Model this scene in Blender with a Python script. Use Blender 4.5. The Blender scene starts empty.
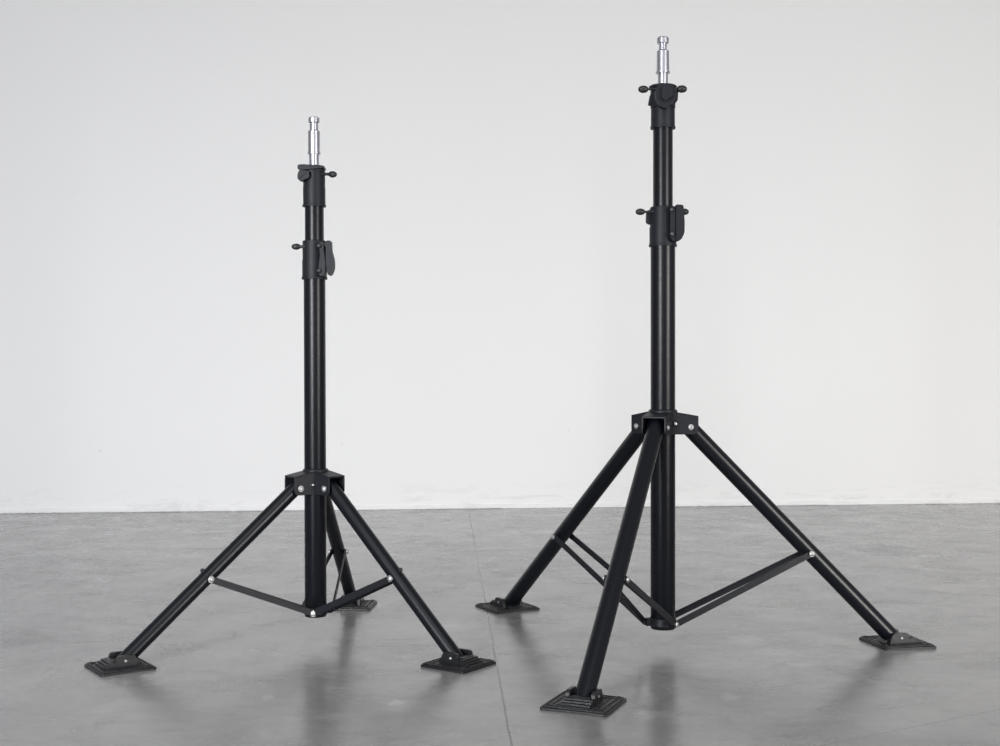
import bpy, bmesh, math, random
from mathutils import Vector, Matrix, noise
random.seed(4)
S = bpy.context.scene
C = S.collection
PI = math.pi

# ------------------------------------------------------------------ camera
F, HC = 1260.0, 0.3824            # focal length in pixels of the 1000 px frame, eye height (m)
cam = bpy.data.cameras.new('camera')
camo = bpy.data.objects.new('camera', cam); C.objects.link(camo)
cam.sensor_fit = 'HORIZONTAL'; cam.sensor_width = 36; cam.lens = 36 * F / 1000
camo.location = (0, 0, HC); camo.rotation_euler = (PI/2, 0, 0)
cam.clip_start = 0.02
S.camera = camo
# ------------------------------------------------------------------ light
S.view_settings.view_transform = 'Standard'; S.view_settings.look = 'None'
S.view_settings.gamma = 1; S.view_settings.use_curve_mapping = False
S.view_settings.exposure = 0.13
W = bpy.data.worlds.new('world'); S.world = W; W.use_nodes = True
bg = W.node_tree.nodes['Background']
bg.inputs['Color'].default_value = (0.955, 0.965, 1.0, 1)
bg.inputs['Strength'].default_value = 0.22

def area(name, loc, target, sx, sy, power, col=(1, 1, 1), spread=180):
    l = bpy.data.lights.new(name, 'AREA'); l.shape = 'RECTANGLE'
    l.size = sx; l.size_y = sy; l.energy = power; l.color = col; l.spread = math.radians(spread)
    o = bpy.data.objects.new(name, l); C.objects.link(o)
    o.location = loc
    o.rotation_euler = (Vector(target) - Vector(loc)).to_track_quat('-Z', 'Y').to_euler()
    return o
# daylight openings behind the camera, seen as the twin streaks on the tubes
area('window_light', (-1.25, -0.60, 0.47), (-0.9, 3.6, -0.38), 0.50, 1.4, 34, (0.965, 0.98, 1.0), 112)
area('window_light', (2.45, -0.60, 0.47), (1.85, 3.6, -0.38), 0.55, 1.4, 51, (1.0, 0.98, 0.94), 118)
area('overhead_fill', (0.1, -0.4, 2.6), (0.1, 3.6, 0.0), 2.6, 1.2, 8, (1.0, 1.0, 1.0), 110)  # unseen fill added overhead to even out the light, not a room lamp

# ------------------------------------------------------------------ materials
def mat(name):
    m = bpy.data.materials.new(name); m.use_nodes = True
    nt = m.node_tree
    return m, nt, nt.nodes['Principled BSDF']
def N(nt, t, **k):
    n = nt.nodes.new(t)
    for a, b in k.items(): setattr(n, a, b)
    return n
def simple(name, col, rough, metal=0.0, nscale=60, namp=0.15, bump=0.0, coat=0.0, spec=0.5):
    m, nt, p = mat(name)
    tc = N(nt, 'ShaderNodeTexCoord'); nz = N(nt, 'ShaderNodeTexNoise')
    nz.inputs['Scale'].default_value = nscale; nz.inputs['Detail'].default_value = 5
    nt.links.new(tc.outputs['Object'], nz.inputs['Vector'])
    mx = N(nt, 'ShaderNodeMix', data_type='RGBA')
    mx.inputs['A'].default_value = (*[c * (1 - namp) for c in col], 1)
    mx.inputs['B'].default_value = (*[min(1, c * (1 + namp)) for c in col], 1)
    nt.links.new(nz.outputs['Fac'], mx.inputs['Factor'])
    nt.links.new(mx.outputs['Result'], p.inputs['Base Color'])
    mr = N(nt, 'ShaderNodeMapRange')
    mr.inputs['To Min'].default_value = rough * 0.85; mr.inputs['To Max'].default_value = rough * 1.15
    nt.links.new(nz.outputs['Fac'], mr.inputs['Value'])
    nt.links.new(mr.outputs['Result'], p.inputs['Roughness'])
    p.inputs['Metallic'].default_value = metal
    p.inputs['Coat Weight'].default_value = coat
    p.inputs['Specular IOR Level'].default_value = spec
    if bump:
        b = N(nt, 'ShaderNodeBump'); b.inputs['Strength'].default_value = bump
        b.inputs['Distance'].default_value = 0.0005
        nt.links.new(nz.outputs['Fac'], b.inputs['Height'])
        nt.links.new(b.outputs['Normal'], p.inputs['Normal'])
    return m
M_TUBE = simple('black_painted_steel', (0.0042, 0.0050, 0.0080), 0.33, nscale=300, bump=0.04, spec=0.36)
M_PLATE = simple('black_sheet_steel', (0.012, 0.013, 0.017), 0.45, nscale=250, bump=0.1, spec=0.3)
M_PLAST = simple('black_cast_collar', (0.012, 0.0135, 0.019), 0.50, nscale=400, bump=0.25, spec=0.32)
M_KNOB = simple('dark_grip_plastic', (0.016, 0.019, 0.020), 0.42, nscale=400, bump=0.2)
M_RUB = simple('black_rubber_foot', (0.010, 0.0105, 0.0125), 0.38, nscale=700, bump=0.9, namp=0.5, spec=0.5)
M_STEEL = simple('bright_machined_steel', (0.60, 0.60, 0.66), 0.36, metal=1.0, nscale=200, namp=0.05)
M_BOLT = simple('zinc_bolt', (0.55, 0.55, 0.55), 0.45, metal=0.8, nscale=200, namp=0.05)

def wall_material():
    m, nt, p = mat('white_painted_plaster')
    L = nt.links.new
    tc = N(nt, 'ShaderNodeTexCoord')
    a = N(nt, 'ShaderNodeTexNoise'); a.inputs['Scale'].default_value = 1.3; a.inputs['Detail'].default_value = 4
    L(tc.outputs['Object'], a.inputs['Vector'])
    base = N(nt, 'ShaderNodeMix', data_type='RGBA')
    base.inputs['A'].default_value = (0.80, 0.80, 0.805, 1); base.inputs['B'].default_value = (0.83, 0.83, 0.835, 1)
    L(a.outputs['Fac'], base.inputs['Factor'])
    # scuffs in a band just above the floor
    mp = N(nt, 'ShaderNodeMapping'); mp.inputs['Scale'].default_value = (5, 5, 22)
    L(tc.outputs['Object'], mp.inputs['Vector'])
    s = N(nt, 'ShaderNodeTexNoise'); s.inputs['Scale'].default_value = 1.6; s.inputs['Detail'].default_value = 8
    s.inputs['Roughness'].default_value = 0.7; s.inputs['Distortion'].default_value = 0.8
    L(mp.outputs['Vector'], s.inputs['Vector'])
    r = N(nt, 'ShaderNodeMapRange'); r.inputs['From Min'].default_value = 0.52; r.inputs['From Max'].default_value = 0.66
    L(s.outputs['Fac'], r.inputs['Value'])
    sep = N(nt, 'ShaderNodeSeparateXYZ'); L(tc.outputs['Object'], sep.inputs['Vector'])
    z = N(nt, 'ShaderNodeMapRange'); z.inputs['From Min'].default_value = 0.02; z.inputs['From Max'].default_value = 0.085
    z.inputs['To Min'].default_value = 1; z.inputs['To Max'].default_value = 0
    L(sep.outputs['Z'], z.inputs['Value'])
    mu = N(nt, 'ShaderNodeMath', operation='MULTIPLY'); L(r.outputs['Result'], mu.inputs[0]); L(z.outputs['Result'], mu.inputs[1])
    mu2 = N(nt, 'ShaderNodeMath', operation='MULTIPLY'); L(mu.outputs[0], mu2.inputs[0]); mu2.inputs[1].default_value = 0.5
    m2 = N(nt, 'ShaderNodeMix', data_type='RGBA'); m2.inputs['B'].default_value = (0.60, 0.60, 0.61, 1)
    L(mu2.outputs[0], m2.inputs['Factor']); L(base.outputs['Result'], m2.inputs['A'])
    # small dark pin marks
    v = N(nt, 'ShaderNodeTexVoronoi'); v.inputs['Scale'].default_value = 9
    L(tc.outputs['Object'], v.inputs['Vector'])
    dd = N(nt, 'ShaderNodeMath', operation='LESS_THAN'); dd.inputs[1].default_value = 0.035
    L(v.outputs['Distance'], dd.inputs[0])
    z2 = N(nt, 'ShaderNodeMapRange'); z2.inputs['From Min'].default_value = 0.10; z2.inputs['From Max'].default_value = 0.30
    z2.inputs['To Min'].default_value = 0.30; z2.inputs['To Max'].default_value = 0.0
    L(sep.outputs['Z'], z2.inputs['Value'])
    mu3 = N(nt, 'ShaderNodeMath', operation='MULTIPLY'); L(dd.outputs[0], mu3.inputs[0]); L(z2.outputs['Result'], mu3.inputs[1])
    m3 = N(nt, 'ShaderNodeMix', data_type='RGBA'); m3.inputs['B'].default_value = (0.35, 0.34, 0.33, 1)
    L(mu3.outputs[0], m3.inputs['Factor']); L(m2.outputs['Result'], m3.inputs['A'])
    L(m3.outputs['Result'], p.inputs['Base Color'])
    p.inputs['Roughness'].default_value = 0.75
    f = N(nt, 'ShaderNodeTexNoise'); f.inputs['Scale'].default_value = 45; f.inputs['Detail'].default_value = 6
    L(tc.outputs['Object'], f.inputs['Vector'])
    b = N(nt, 'ShaderNodeBump'); b.inputs['Strength'].default_value = 0.12; b.inputs['Distance'].default_value = 0.002
    L(f.outputs['Fac'], b.inputs['Height']); L(b.outputs['Normal'], p.inputs['Normal'])
    return m
M_WALL = wall_material()

def floor_material():
    m, nt, p = mat('polished_grey_concrete')
    L = nt.links.new
    tc = N(nt, 'ShaderNodeTexCoord')
    def noise_(scale, detail=6, stretch=(1, 1, 1), rough=0.6, dist=0.0, off=(0, 0, 0), rot=0.0):
        mp = N(nt, 'ShaderNodeMapping'); mp.inputs['Scale'].default_value = stretch; mp.inputs['Location'].default_value = off
        mp.inputs['Rotation'].default_value = (0, 0, rot)
        L(tc.outputs['Object'], mp.inputs['Vector'])
        n = N(nt, 'ShaderNodeTexNoise'); n.inputs['Scale'].default_value = scale; n.inputs['Detail'].default_value = detail
        n.inputs['Roughness'].default_value = rough; n.inputs['Distortion'].default_value = dist
        L(mp.outputs['Vector'], n.inputs['Vector']); return n.outputs['Fac']
    def rng(x, a, b, c=0.0, d=1.0, smooth=False):
        r = N(nt, 'ShaderNodeMapRange')
        if smooth: r.interpolation_type = 'SMOOTHSTEP'
        for k, q in zip(('From Min', 'From Max', 'To Min', 'To Max'), (a, b, c, d)): r.inputs[k].default_value = q
        L(x, r.inputs['Value']); return r.outputs['Result']
    def mixc(fac, A, B):
        x = N(nt, 'ShaderNodeMix', data_type='RGBA')
        for k, q in (('A', A), ('B', B)):
            if isinstance(q, tuple): x.inputs[k].default_value = (*q, 1)
            else: L(q, x.inputs[k])
        L(fac, x.inputs['Factor']); return x.outputs['Result']
    def op(o, a, b=None, c=None):
        n = N(nt, 'ShaderNodeMath', operation=o)
        for i, q in enumerate((a, b, c)):
            if q is None: continue
            if isinstance(q, (int, float)): n.inputs[i].default_value = q
            else: L(q, n.inputs[i])
        return n.outputs[0]
    big = rng(noise_(2.2, 5, (1, 1, 1), 0.55, 0.6), 0.36, 0.66)
    col = mixc(big, (0.185, 0.184, 0.187), (0.280, 0.275, 0.272))
    mid = rng(noise_(6, 9, (1, 1.2, 1), 0.72, 0.9), 0.42, 0.66)
    col = mixc(op('MULTIPLY', mid, 0.6), col, (0.350, 0.343, 0.335))
    fine = rng(noise_(38, 8, (0.6, 1.3, 1), 0.7, 0.3), 0.5, 0.75)
    col = mixc(op('MULTIPLY', fine, 0.30), col, (0.115, 0.113, 0.113))
    blot = rng(noise_(13, 7, (1, 1, 1), 0.72, 1.2, (4, 4, 0)), 0.54, 0.70)
    col = mixc(op('MULTIPLY', blot, 0.30), col, (0.125, 0.124, 0.127))
    # pale trowel scratches and dried splashes
    gate = rng(noise_(2.6, 3, off=(3.1, 7.7, 0)), 0.50, 0.62)
    scr = rng(noise_(26, 7, (0.55, 1.6, 1), 0.75, 2.2, (5, 2, 0)), 0.635, 0.70)
    col = mixc(op('MULTIPLY', op('MULTIPLY', scr, gate), 0.65), col, (0.56, 0.55, 0.54))
    scr2 = rng(noise_(9, 9, (0.5, 1.8, 1), 0.8, 2.8, (1, 9, 0)), 0.66, 0.70)
    col = mixc(op('MULTIPLY', scr2, 0.45), col, (0.52, 0.51, 0.50))
    # joints sawn in the slab
    sep = N(nt, 'ShaderNodeSeparateXYZ'); L(tc.outputs['Object'], sep.inputs['Vector'])
    X, Y = sep.outputs['X'], sep.outputs['Y']
    wob = op('MULTIPLY', op('SUBTRACT', noise_(9, 4), 0.5), 0.004)
    def seam(x0, y0, x1, y1, w, strength, lo=None, hi=None):
        nonlocal col
        dx, dy = x1 - x0, y1 - y0; l = math.hypot(dx, dy); nx, ny = -dy / l, dx / l
        d = op('ABSOLUTE', op('ADD', op('ADD', op('MULTIPLY', op('SUBTRACT', X, x0), nx), op('MULTIPLY', op('SUBTRACT', Y, y0), ny)), wob))
        f = op('MULTIPLY', rng(d, w, w * 2.0, 1.0, 0.0), strength)
        if lo is not None:
            f = op('MULTIPLY', f, op('MULTIPLY', op('GREATER_THAN', Y, lo), op('LESS_THAN', Y, hi)))
        col = mixc(f, col, (0.075, 0.073, 0.072))
    seam(-0.0900, 3.57, 0.0118, 1.292, 0.0008, 0.95)
    seam(-0.814, 2.033, -0.844, 2.885, 0.0008, 0.22, 1.9, 3.1)
    seam(0.395, 1.331, 0.576, 1.438, 0.0008, 0.5, 1.2, 1.62)
    # a few marks with a place of their own
    def spot(x, y, rx, ry, c, s):
        nonlocal col
        a = op('POWER', op('DIVIDE', op('SUBTRACT', X, x), rx), 2.0); b = op('POWER', op('DIVIDE', op('SUBTRACT', Y, y), ry), 2.0)
        e = op('ADD', op('ADD', a, b), op('MULTIPLY', op('SUBTRACT', noise_(70, 6, (1, 1, 1), 0.75, 0.6), 0.42), 4.5))
        col = mixc(op('MULTIPLY', rng(e, 0.75, 1.25, 1.0, 0.0), s), col, c)
    def at(px, py): y = F * HC / (py - 373); return (px - 500) / F * y, y
    for px, py, rx, ry, s in ((338, 688, .020, .004, .85), (397, 703, .012, .014, .7), (268, 697, .008, .016, .65),
                              (929, 556, .024, .014, .7), (745, 640, .035, .05, .40), (775, 652, .035, .03, .40),
                              (730, 697, .014, .02, .5), (655, 715, .03, .02, .45), (800, 665, .02, .015, .5), (450, 625, .02, .03, .35)):
        x, y = at(px, py); spot(x, y, rx, ry, (0.46, 0.45, 0.44), s * .75)
    L(col, p.inputs['Base Color'])
    rr = rng(noise_(9, 9, (1, 1.2, 1), 0.72, 0.8, (8, 1, 0)), 0.32, 0.68, 0.16, 0.31)
    L(rr, p.inputs['Roughness'])
    p.inputs['IOR'].default_value = 1.6
    b = N(nt, 'ShaderNodeBump'); b.inputs['Strength'].default_value = 0.32; b.inputs['Distance'].default_value = 0.003
    L(noise_(14, 7, (0.8, 1.3, 1), 0.6), b.inputs['Height']); L(b.outputs['Normal'], p.inputs['Normal'])
    return m
M_FLOOR = floor_material()

# ------------------------------------------------------------------ helpers
def obj(name, bm, m, parent=None, smooth=True, bevel=0.0):
    me = bpy.data.meshes.new(name)
    bmesh.ops.recalc_face_normals(bm, faces=bm.faces)
    bm.to_mesh(me); bm.free()
    me.materials.append(m)
    o = bpy.data.objects.new(name, me); C.objects.link(o)
    if smooth:
        for p in me.polygons: p.use_smooth = True
        try: me.set_sharp_from_angle(angle=math.radians(32))
        except Exception: pass
    if bevel:
        b = o.modifiers.new('bevel', 'BEVEL'); b.width = bevel; b.segments = 2; b.limit_method = 'ANGLE'; b.angle_limit = math.radians(35)
    if parent: o.parent = parent
    return o
def frame(d, up=Vector((0, 0, 1))):
    d = Vector(d).normalized()
    u = up.cross(d)
    if u.length < 1e-4: u = Vector((1, 0, 0)).cross(d)
    u.normalize(); return u, d.cross(u), d
def lathe(bm, prof, o=(0, 0, 0), d=(0, 0, 1), seg=40):
    """prof: list of (distance along d, radius); both ends closed"""
    o = Vector(o); u, v, w = frame(d); rings = []
    for t, r in prof:
        r = max(r, 1e-5)
        rings.append([bm.verts.new(o + w * t + (u * math.cos(2*PI*i/seg) + v * math.sin(2*PI*i/seg)) * r) for i in range(seg)])
    for a, b in zip(rings, rings[1:]):
        for i in range(seg): bm.faces.new((a[i], a[(i+1) % seg], b[(i+1) % seg], b[i]))
    bm.faces.new(list(reversed(rings[0]))); bm.faces.new(rings[-1])
def rod(bm, a, b, r, seg=28, cap=0.0):
    a, b = Vector(a), Vector(b); l = (b - a).length
    pr = [(0, r), (l, r)] if not cap else [(0, r - cap), (cap, r), (l - cap, r), (l, r - cap)]
    lathe(bm, pr, a, b - a, seg)
def prism(bm, pts, o, ux, uy, n, t):
    """closed outline pts in the (ux, uy) plane at o, extruded t along n"""
    o, ux, uy, n = Vector(o), Vector(ux), Vector(uy), Vector(n)
    A = [bm.verts.new(o + ux * x + uy * y) for x, y in pts]
    B = [bm.verts.new(o + ux * x + uy * y + n * t) for x, y in pts]
    k = len(pts)
    bm.faces.new(list(reversed(A))); bm.faces.new(B)
    for i in range(k): bm.faces.new((A[i], A[(i+1) % k], B[(i+1) % k], B[i]))
def rounded(pts, r, n=5):
    """round the corners of an outline; r one number or one per corner"""
    out = []; k = len(pts)
    for i, p in enumerate(pts):
        rr = r[i] if isinstance(r, (list, tuple)) else r
        P, A, B = Vector(p), Vector(pts[i-1]), Vector(pts[(i+1) % k])
        if rr <= 0: out.append(tuple(P)); continue
        a = P + (A - P).normalized() * rr; b = P + (B - P).normalized() * rr
        for j in range(n + 1):
            t = j / n; q = a * (1-t)**2 + P * 2 * t * (1-t) + b * t * t; out.append((q.x, q.y))
    return out
def bolt_head(bm, p, d, r=0.0040, h=0.0026, washer=True):
    p, d = Vector(p), Vector(d).normalized()
    if washer: lathe(bm, [(0, r * 1.25), (h * .25, r * 1.25)], p, d, 20)
    lathe(bm, [(h * .2, r), (h * .7, r * .95), (h, r * .6), (h * 1.02, r * .42), (h * .55, r * .40), (h * .55, 0)], p, d, 20)

# ------------------------------------------------------------------ the room
def struct(name, bm, m, smooth=False):
    o = obj(name, bm, m, smooth=smooth); o['kind'] = 'structure'; return o
# line where the wall meets the floor, from two measured points
def ground(px, py, z=0.0):
    y = F * (HC - z) / (py - 373.0); return Vector(((px - 500) / F * y, y, z))
wa, wb = ground(0, 513.4), ground(1000, 503.2)
wd = (wb - wa).normalized(); wn = Vector((wd.y, -wd.x, 0))     # towards the camera
if wn.y > 0: wn = -wn
P0, P1 = wa - wd * 3.0, wb + wd * 3.0
bm = bmesh.new()
prism(bm, [(0, 0), ((P1 - P0).length, 0), ((P1 - P0).length, 3.4), (0, 3.4)], P0, wd, (0, 0, 1), -wn, 0.12)
struct('wall_back', bm, M_WALL)
bm = bmesh.new()
fl = [P0 - wn * 0.12, P1 - wn * 0.12, Vector((4.6, -2.2, 0)), Vector((-4.6, -2.2, 0))]
A = [bm.verts.new((v.x, v.y, 0)) for v in fl]; B = [bm.verts.new((v.x, v.y, -0.1)) for v in fl]
bm.faces.new(A); bm.faces.new(list(reversed(B)))
for i in range(4): bm.faces.new((A[i], B[i], B[(i+1) % 4], A[(i+1) % 4]))
struct('floor', bm, M_FLOOR)
# rough lip of plaster left along the foot of the wall
bm = bmesh.new()
n = 900; Lw = (wb - wa).length + 1.2; st = wa - wd * 0.6; prev = None
for i in range(n + 1):
    x = Lw * i / n; q = st + wd * x
    j = noise.noise(Vector((x * 11, 0, 0))) ; k = noise.noise(Vector((x * 55, 3, 0))); g = noise.noise(Vector((x * 2.1, 9, 0)))
    dep = 0.0045 + 0.0025 * j + 0.003 * max(0, k) ; hh = 0.0125 + 0.004 * g + 0.002 * j
    lo = max(0.0, 0.002 + 0.004 * k * (0.5 + g)) * (1 if g > -0.1 else 0.2)
    row = [bm.verts.new(q + wn * a + Vector((0, 0, z))) for a, z in ((-0.01, lo), (dep, lo), (dep, hh * .7), (dep * .4, hh), (-0.01, hh))]
    if prev:
        for a in range(4): bm.faces.new((prev[a], prev[a+1], row[a+1], row[a]))
    prev = row
struct('plaster_lip_back', bm, M_WALL, smooth=True)

# ------------------------------------------------------------------ the stands
class Stand: pass
def make_stand(cx, Y, label, spec):
    s = Stand(); k = Y / F                                    # metres per pixel at the pole
    s.k = k
    Z = lambda py: HC + (373.0 - py) * k
    X = (cx - 500) * k
    e = bpy.data.objects.new('light_stand', None); C.objects.link(e); e.location = (X, Y, 0)
    e['label'] = label; e['category'] = 'light stand'; e['group'] = 'black three-legged light stands'
    O = Vector((X, Y, 0)); tilt = spec.get('tilt', 0); up = Vector((0, 0, 1))
    # --- pole
    rl = spec['r_low'] * k; ru = spec['r_up'] * k
    zb = Z(spec['bottom'])
    zb = HC + (373 - spec['bottom']) * k * (1 - rl / Y)
    bm = bmesh.new(); lathe(bm, [(zb, rl * .82), (zb, rl - .0006), (zb + .001, rl), (Z(spec['col2'][1]) + .002, rl)], seg=56)
    obj('lower_tube', bm, M_TUBE, e)
    bm = bmesh.new(); lathe(bm, [(Z(spec['col2'][0]) - .004, ru), (Z(spec['col1'][1]) + .002, ru)], seg=56)
    obj('upper_tube', bm, M_TUBE, e)
    # --- collars
    cols = []
    for ci, (yt, yb, ys, rt, rb) in enumerate((spec['col1'], spec['col2'])):
        rt *= k; rb *= k; zt, z0, zs = [HC + (373 - q_) * k * (1 - rt / Y) for q_ in (yt, yb, ys)]
        lip = rb + 0.0009
        flange = spec.get('flange', 0) * k if ci == 0 else 0
        pr = [(z0, rb - .002), (z0, lip), (z0 + .0028, lip), (z0 + .0034, rb), (zs - .0006, rb), (zs - .0006, rb - .0007), (zs + .0006, rb - .0007),
              (zs + .0006, rt), (zt - .0040, rt)]
        if flange: pr += [(zt - .0036, rt + flange), (zt - .0012, rt + flange), (zt, rt + flange - .002)]
        else: pr += [(zt - .0012, rt), (zt, rt - .0012)]
        pr += [(zt, rt * .4)]
        bm = bmesh.new(); lathe(bm, pr, seg=56)
        # split seam and the clamp ears cast on the collar
        cols.append(obj('upper_collar' if ci == 0 else 'lower_collar', bm, M_PLAST, e))
    s.cols = cols
    # --- spigot
    zt = Z(spec['spig'][0]); bm = bmesh.new()
    pr = [(Z(spec['col1'][0]) - .004, spec['spig_p'][-1][1] * k)]
    for py, r in reversed(spec['spig_p']): pr.append((HC + (373 - py) * k * (1 - r * k / Y), r * k))
    lathe(bm, pr, seg=40)
    so = obj('spigot', bm, M_STEEL, e); so['label'] = 'bright machined steel spigot'
    for o_ in list(e.children): o_.rotation_euler.y = tilt
    # --- hub
    zt, z0 = Z(spec['hub'][0]), Z(spec['hub'][1]); zp = Z(spec['pivot']); w = spec['w']; re = spec['re']; rh = spec['rh']; t = .0022
    feet = [ground(px, py, .015) - O for px, py in spec['feet']]
    az = [math.atan2(f.y, f.x) for f in feet]
    bm = bmesh.new()
    lathe(bm, [(zt - .012, rl + .0028), (zt + .0015, rl + .0028), (zt + .003, rl + .0014)], seg=48)
    H = zt - z0
    for a in az:
        d = Vector((math.cos(a), math.sin(a), 0)); q = Vector((-d.y, d.x, 0))
        x0 = w / math.tan(PI / 3) * 1.0
        for sg in (-1, 1):
            pts = [(x0, zt), (re * .62, zt - H * .10), (re, zt - H * .20), (re, z0), (x0, z0)]
            prism(bm, rounded(pts, [0, .002, .004, .007, 0]), q * (w * sg), d, up, q * sg, t)
        # sloping roof between the two cheeks
        pts = [(rl * .6, zt + .0005), (re * .62, zt - H * .10 + .0005), (re, zt - H * .20 + .0005), (re, zt - H * .20 - .002), (re * .62, zt - H * .10 - .002), (rl * .6, zt - .002)]
        prism(bm, pts, q * (-w - t), d, up, q, 2 * (w + t))
    hub = obj('hub', bm, M_PLATE, e, bevel=.0005)
    for i, a in enumerate(az):
        d = Vector((math.cos(a), math.sin(a), 0)); q = Vector((-d.y, d.x, 0))
        for sg in (-1, 1):
            bmb = bmesh.new(); bolt_head(bmb, d * rh + q * sg * (w + t) + up * zp, q * sg, spec['bolt'])
            obj('bolt', bmb, M_BOLT, hub)
    # centre screws between the cheeks, in a countersunk dark ring
    for a, off, sg in spec['screws']:
        A_ = az[a]; d = Vector((math.cos(A_), math.sin(A_), 0)); q = Vector((-d.y, d.x, 0))
        p = d * off + q * sg * (w + t) + up * (zp + .0045)
        sr = spec['screw_r']
        bmb = bmesh.new(); lathe(bmb, [(0, sr * 1.7), (.0006, sr * 1.7), (.0010, sr * 1.45)], p, q * sg, 24)
        obj('washer', bmb, M_TUBE, hub)
        bmb = bmesh.new(); lathe(bmb, [(.0004, sr), (.0020, sr * .9), (.0025, sr * .5)], p, q * sg, 18)
        obj('screw', bmb, M_BOLT, hub)
    # --- legs, feet, braces
    rleg = spec['rleg']; zbr = Z(spec['brace_y']); dcorner = spec['corner']
    lug_pts = []
    for i, (a, f) in enumerate(zip(az, feet)):
        d = Vector((math.cos(a), math.sin(a), 0)); q = Vector((-d.y, d.x, 0))
        A_ = d * rh + up * zp; ax = (f - A_).normalized(); ln = (f - A_).length
        bm = bmesh.new(); rod(bm, A_ - ax * .010, f + ax * .005, rleg, 48, .0003)
        for v_ in bm.verts:                      # foot end cut level, so the tube sits on its plate
            if (v_.co - A_).dot(ax) > ln * .5: v_.co += ax * ((.0045 - v_.co.z) / ax.z)
        leg = obj('leg', bm, M_TUBE, e)
        br = A_ + ax * ln * spec['frac'][i]; xo = spec.get('pin', (0, 0, 0))[i]
        nup = q.cross(ax)
        if nup.z > 0: nup = -nup                      # underside of the leg
        br = br + nup * (rleg * .15)
        for sg in (-1, 1):
            bmb = bmesh.new(); bolt_head(bmb, br + q * sg * (rleg + .0032 + xo), q * sg, spec['bolt'] * 1.02)
            obj('bolt', bmb, M_BOLT, leg)
        # small stop stud on the top side
        bmb = bmesh.new(); st_ = br - nup * (rleg * 1.05) - ax * .002; lathe(bmb, [(0, .0028), (.004, .0028), (.005, .0018)], st_, -nup, 16)
        if spec.get('studs'): obj('stop_stud', bmb, M_KNOB, leg)
        else: bmb.free()
        # two straps per leg, each sharing a corner bolt with its neighbour
        for sg in (-1, 1):
            ca = a + sg * PI / 3
            # neighbour azimuth bisector keeps both straps on one bolt
            nb = az[(i + 1) % 3] if math.sin(az[(i + 1) % 3] - a) * sg > 0 else az[(i + 2) % 3]
            bis = Vector((math.cos(a) + math.cos(nb), math.sin(a) + math.sin(nb), 0)).normalized()
            Cn = bis * (dcorner) + up * zbr
            P = br + q * sg * (rleg + .0006 + xo); Q = Cn + bis * 0.001
            dr = (P - Q).normalized(); ll = (P - Q).length
            nn = dr.cross(up).normalized(); vv = nn.cross(dr).normalized()
            hw = spec['strap'] / 2
            out = [(ll + hw * math.cos(th), hw * math.sin(th)) for th in [(-PI/2 + PI * j / 8) for j in range(9)]]
            out += [(hw * math.cos(th), hw * math.sin(th)) for th in [(PI/2 + PI * j / 8) for j in range(9)]]
            bm = bmesh.new(); prism(bm, out, Q - nn * .0011, dr, vv, nn, .0022)
            obj('brace', bm, M_PLATE, e, bevel=.0004)
            if sg == 1: lug_pts.append((bis, Cn))
        # --- foot
        pr_ = a + math.radians(spec.get('prot', (0, 0, 0))[i]); tdir = Vector((math.cos(pr_), math.sin(pr_), 0)); a = pr_
        pa, pb_ = spec['plate']; off = spec['poff'][i]; pc = f + tdir * off; pc.z = 0
        D_, Q_ = tdir, Vector((-tdir.y, tdir.x, 0))
        def rect(hx, hy, r): return rounded([(-hx, -hy), (hx, -hy), (hx, hy), (-hx, hy)], r)
        bm = bmesh.new()
        prism(bm, rect(pa/2, pb_/2, .004), pc, D_, Q_, up, .0030)
        prism(bm, rect(pa/2 - .002, pb_/2 - .002, .003), pc + up * .0030, D_, Q_, up, .0007)
        for hx, hy in ((pa/2 - .0035, pb_/2 - .0035), (pa/2 - .0105, pb_/2 - .0105), (pa/2 - .0175, pb_/2 - .0175)):
            for sx, sy, cxx, cyy in ((hx, .0009, 0, hy), (hx, .0009, 0, -hy), (.0009, hy, hx, 0), (.0009, hy, -hx, 0)):
                prism(bm, rect(sx, sy, .0004), pc + D_ * cxx + Q_ * cyy + up * .0034, D_, Q_, up, .0013)
        # tread studs between the ridges
        m_ = 9
        for ii in range(m_):
            for jj in range(m_):
                if 1 < ii < m_ - 2 and 1 < jj < m_ - 2: continue
                xx = (-.5 + (ii + .5) / m_) * (pa - .008); yy = (-.5 + (jj + .5) / m_) * (pb_ - .008)
                lathe(bm, [(.0026, .0019), (.0043, .0016), (.0046, .0008)], pc + D_ * xx + Q_ * yy, up, 6)
        for sx in (-1, 1):
            for sy in (-1, 1):
                lathe(bm, [(.0026, .0042), (.0050, .0040), (.0056, .0030), (.0044, .0024)], pc + D_ * sx * (pa/2 - .0078) + Q_ * sy * (pb_/2 - .0078), up, 16)
        plate = obj('foot_plate', bm, M_RUB, e, bevel=.0003)
        plate['label'] = 'ridged square rubber foot plate'
        # hinge block: two ears, a stepped toe and a saddle round the leg end
        bm = bmesh.new()
        ew = rleg + .0016; rel = -off
        prism(bm, rect(.021, ew + .0060, .004), pc + up * .0026, D_, Q_, up, .0016)
        ear = rounded([(-.015, .003), (.017, .003), (.0145, .0185), (-.010, .0185)], [0, 0, .005, .006])
        for sg in (-1, 1):
            prism(bm, ear, pc + Q_ * sg * ew + D_ * (rel * .4), D_, up, Q_ * sg, .0046)
        hw = ew + .0042
        toe = [(.010, .003), (.032, .003), (.032, .0052), (.0280, .0054), (.0280, .0074), (.024, .0076), (.024, .0096), (.0200, .0098), (.0200, .0116), (.015, .0120), (.010, .0100)]
        prism(bm, toe, pc - Q_ * hw, D_, up, Q_, 2 * hw)
        hump = rounded([(-.016, .003), (.019, .003), (.017, .0135), (.006, .0125), (-.004, .008), (-.016, .007)], [0, 0, .003, .002, .001, .001])
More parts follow.
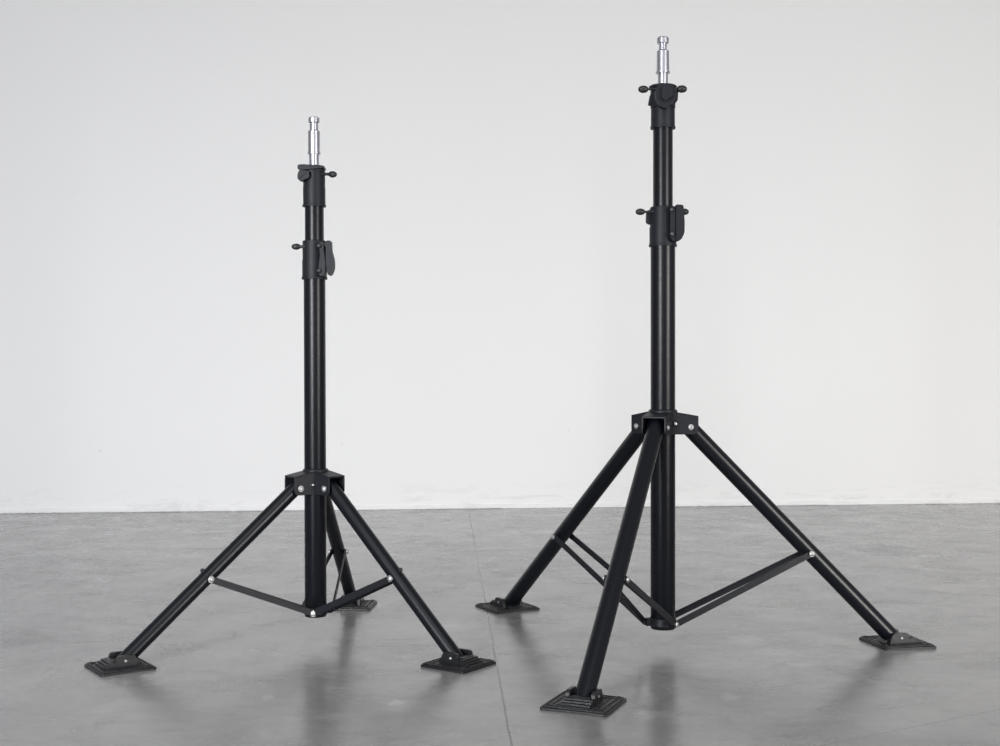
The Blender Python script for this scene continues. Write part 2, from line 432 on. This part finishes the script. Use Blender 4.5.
        prism(bm, hump, pc - Q_ * ew, D_, up, Q_, 2 * ew)
        heel = rounded([(-.026, .004), (-.010, .004), (-.012, .010), (-.022, .0085)], .001)
        prism(bm, heel, pc - Q_ * ew * .9, D_, up, Q_, 1.8 * ew)
        obj('hinge_block', bm, M_RUB, plate, bevel=.0006)
        for sg in (-1, 1):
            bmb = bmesh.new(); bolt_head(bmb, pc + D_ * (rel * .4 + .003) + Q_ * sg * (ew + .0046) + up * .0115, Q_ * sg, spec['bolt'] * .55, .0012, False)
            obj('bolt', bmb, M_BOLT, plate)
    # --- bracket at the bottom of the pole
    bm = bmesh.new()
    lathe(bm, [(zbr - .0055, rl + .0006), (zbr - .0048, rl + .0012), (zbr + .0048, rl + .0012), (zbr + .0055, rl + .0006)], seg=48)
    for bis, Cn in lug_pts:
        q = Vector((-bis.y, bis.x, 0))
        pts = [(-.0055, zbr - .0055), (.0055, zbr - .0055), (.0055, zbr + .0055), (-.0055, zbr + .0055)]
        prism(bm, rounded(pts, .004), bis * (rl), q, up, bis, dcorner - rl - .0006)
    bb = obj('bottom_bracket', bm, M_PLATE, e, bevel=.0005)
    for bis, Cn in lug_pts:
        bmb = bmesh.new(); bolt_head(bmb, Cn + bis * .0018, bis, spec['bolt'] * 1.15, .003)
        obj('bolt', bmb, M_BOLT, bb)
    s.e = e; s.Z = Z; s.O = O; s.az = az
    return s

def T(bar):   # helper for the T-handles: rod with an oval grip on each listed end
    a, b, grips, r, gl, gr = bar
    a, b = Vector(a), Vector(b); d = (b - a).normalized(); bm = bmesh.new()
    rod(bm, a, b, r, 16)
    for end in grips:
        p, dd = (a, -d) if end == 0 else (b, d)
        pr = [(gl * t, gr * max(.12, math.sin(PI * min(1, max(0, t * .93 + .05))) ** .38)) for t in [j / 14 for j in range(15)]]
        pr = [(x - gl * .15, y) for x, y in pr]
        lathe(bm, pr, p, dd, 20)
    return bm
def lug(outline, o, ux, n, t):
    bm = bmesh.new(); prism(bm, outline, o, ux, (0, 0, 1), n, t); return bm

# right stand -------------------------------------------------------
R = make_stand(662.9, 1.755, 'taller black light stand on the right, its spigot reaching nearly to the photo top', dict(
    r_low=12.3, r_up=9.8, bottom=630.7, col1=(83.0, 126.4, 106.0, 12.4, 11.9), col2=(205.4, 245.4, 226.0, 12.9, 13.4), flange=1.6,
    spig=(36,), spig_p=[(36, 4.8), (36.8, 5.9), (41.8, 5.9), (42.6, 3.9), (48.8, 3.9), (49.8, 6.1), (70.2, 6.3), (70.2, 7.2), (71.6, 7.2), (72, 5.0), (80, 5.0)],
    hub=(411.5, 434.0), pivot=426.6, w=.0148, re=.0465, rh=.0358, bolt=.0031, screws=[(1, .0138, -1)], screw_r=.0025,
    feet=[(511.8, 600.4), (888.5, 633.4), (586.0, 690.5)], rleg=.0116, brace_y=621.4, corner=.0250, frac=(.594, .602, .612), pin=(.0035, 0, 0), prot=(-9, 7, 0), strap=.0088,
    plate=(.078, .080), poff=[.016, .013, .008]))
# left stand --------------------------------------------------------
Lf = make_stand(315.8, 1.799, 'shorter black light stand on the left, spigot well below the other stand\'s top', dict(
    r_low=10.8, r_up=9.4, bottom=618.0, col1=(164.5, 205.5, 185.5, 10.9, 11.1), col2=(239.5, 278.5, 259.0, 11.8, 12.2), flange=0.0,
    spig=(116.5,), spig_p=[(116.5, 4.6), (117.2, 5.5), (121.5, 5.5), (122.5, 4.2), (129.4, 4.2), (130.2, 5.9), (151.5, 5.9), (151.7, 6.5), (153, 6.5), (153.4, 4.9), (161, 4.9)],
    tilt=-.0035, hub=(470.6, 493.4), pivot=486.8, w=.0140, re=.0410, rh=.0315, bolt=.0034, screws=[(0, .0135, 1)], screw_r=.0019, studs=True,
    feet=[(129.3, 655.0), (452.5, 652.6), (351.4, 597.6)], rleg=.0099, brace_y=610.0, corner=.0235, frac=(.556, .556, .556), strap=.0088,
    plate=(.072, .073), poff=[.012, .010, .004]))

# clamps ------------------------------------------------------------
def clamp(s, ci, parts):
    for kind, bm, m in parts:
        obj(kind, bm, m, s.cols[ci], bevel=.0011 if kind in ('clamp_lug', 'clamp_bridge') else 0)
def nearer(s, d=.02):      # heights of things standing d in front of the pole axis
    return lambda py: HC + (373.0 - py) * s.k * (1 - d / (s.k * F))
def stud(p, r=.0030):
    bm = bmesh.new(); lathe(bm, [(-.004, r), (.003, r * .95), (.004, r * .6)], p, (-.3, -1, 0), 16); return bm
k = R.k; Z = nearer(R, .012)
XZ = ((1, 0, 0), (0, 1, 0))
# right stand, upper collar: pear-shaped clamp facing the camera, T-bar behind it
pear = rounded([(-9.5*k, Z(91)), (-5*k, Z(86)), (3*k, Z(85.5)), (9.5*k, Z(90)), (12*k, Z(97)), (9.5*k, Z(103)), (0*k, Z(111)), (-6*k, Z(108)), (-10*k, Z(100))], .0035)
core = rounded([(-4*k, Z(90)), (3*k, Z(88.5)), (7.5*k, Z(93)), (7*k, Z(99)), (-1*k, Z(104)), (-4*k, Z(101))], .003)
bm = lug(pear, (0, -.0275, 0), *XZ, .014); prism(bm, core, (0, -.0325, 0), (1, 0, 0), (0, 0, 1), (0, 1, 0), .007)
clamp(R, 0, [('clamp_lug', bm, M_PLAST),
  ('clamp_lug', lug(rounded([(-15.0*k, Z(103.5)), (-10.5*k, Z(104)), (-10*k, Z(93)), (-13*k, Z(93))], .002), (0, -.006, 0), *XZ, .010), M_PLAST),
  ('clamp_lug', lug(rounded([(10*k, Z(103)), (13.5*k, Z(101)), (14*k, Z(91)), (10*k, Z(90))], .002), (0, -.014, 0), *XZ, .012), M_PLAST),
  ('clamp_handle', T(((-18.0*k, -.019, Z(90.4)), (13.8*k, -.019, Z(90.2)), (0, 1), .0016, 9.5*k, 3.7*k)), M_KNOB)])
# right stand, lower collar: flat rounded clamp at the right, T-bar through it
clamp(R, 1, [('clamp_lug', lug(rounded([(5.0*k, Z(207.5)), (10.6*k, Z(207)), (10.8*k, Z(242)), (7.5*k, Z(242.5)), (5.0*k, Z(238))], .002), (0, -.0240, 0), *XZ, .018), M_PLAST),
  ('clamp_lug', lug(rounded([(10.6*k, Z(205.5)), (18.0*k, Z(206)), (19.2*k, Z(222)), (19.2*k, Z(234)), (15.5*k, Z(241)), (10.8*k, Z(242))], [.002, .003, .004, .005, .003, .001]), (0, -.0255, 0), *XZ, .016), M_PLAST),
  ('clamp_screw', stud((6.8*k, -.0235, Z(210.8))), M_KNOB), ('clamp_screw', stud((7.2*k, -.0235, Z(235)), .0034), M_KNOB),
  ('clamp_lug', lug(rounded([(-17*k, Z(222)), (-12*k, Z(224)), (-11*k, Z(208)), (-16.5*k, Z(210))], .003), (0, -.004, 0), *XZ, .010), M_PLAST),
  ('clamp_handle', T(((-20.6*k, -.012, Z(211.8)), (17.6*k, -.006, Z(211.2)), (0, 1), .0016, 9.0*k, 3.3*k)), M_KNOB)])
k = Lf.k; Z = nearer(Lf)
# left stand, upper collar: thumb wings on the left, grip sticking out on the right
clamp(Lf, 0, [
  ('clamp_lug', lug(rounded([(-14.5*k, Z(169.0)), (-14.5*k, Z(164.5)), (-9*k, Z(164)), (11.5*k, Z(165.5)), (11.5*k, Z(167.5)), (-8*k, Z(169.5))], [.002, .003, .001, .002, .001, .002]), (0, -.0200, 0), *XZ, .024), M_PLAST),
  ('clamp_lug', lug(rounded([(-14.5*k, Z(175)), (-13*k, Z(170.3)), (-3*k, Z(171)), (-2.5*k, Z(177.5)), (-11*k, Z(181)), (-14.3*k, Z(179))], [.003, .003, .002, .003, .004, .002]), (0, -.0215, 0), *XZ, .016), M_PLAST),
  ('clamp_handle', T(((8.0*k, -.010, Z(172.9)), (17.5*k, -.016, Z(173.9)), (1,), .0021, 8.5*k, 3.2*k)), M_KNOB)])
# left stand, lower collar: pair of bow-shaped clamp plates on the right, grip on the left
clamp(Lf, 1, [('clamp_lug', lug(rounded([(6.2*k, Z(241.5)), (11.5*k, Z(241.5)), (11.8*k, Z(250)), (13.6*k, Z(264)), (12.8*k, Z(276.5)), (6.4*k, Z(276.5)), (5.6*k, Z(268)), (7.2*k, Z(256))], [.003, .003, .004, .004, .003, .003, .004, .004]), (0, -.0225, 0), *XZ, .020), M_PLAST),
  ('clamp_lug', lug(rounded([(13.4*k, Z(240.5)), (18.6*k, Z(240.5)), (18.8*k, Z(250)), (21.4*k, Z(260)), (21.4*k, Z(269)), (18.5*k, Z(275.5)), (15.2*k, Z(275)), (13.2*k, Z(262))], [.003, .003, .003, .004, .004, .003, .002, .003]), (0, -.0205, 0), *XZ, .014), M_PLAST),
  ('clamp_bridge', lug(rounded([(10*k, Z(246)), (16*k, Z(246)), (16*k, Z(268)), (10*k, Z(268))], .002), (0, -.0165, 0), *XZ, .010), M_PLAST),
  ('clamp_screw', stud((7.4*k, -.0215, Z(245.8)), .0034), M_KNOB), ('clamp_screw', stud((7.4*k, -.0215, Z(270.8)), .0034), M_KNOB),
  ('clamp_handle', T(((-14.2*k, -.010, Z(245.9)), (4*k, -.010, Z(245.9)), (0,), .0022, 8.6*k, 3.1*k)), M_KNOB)])
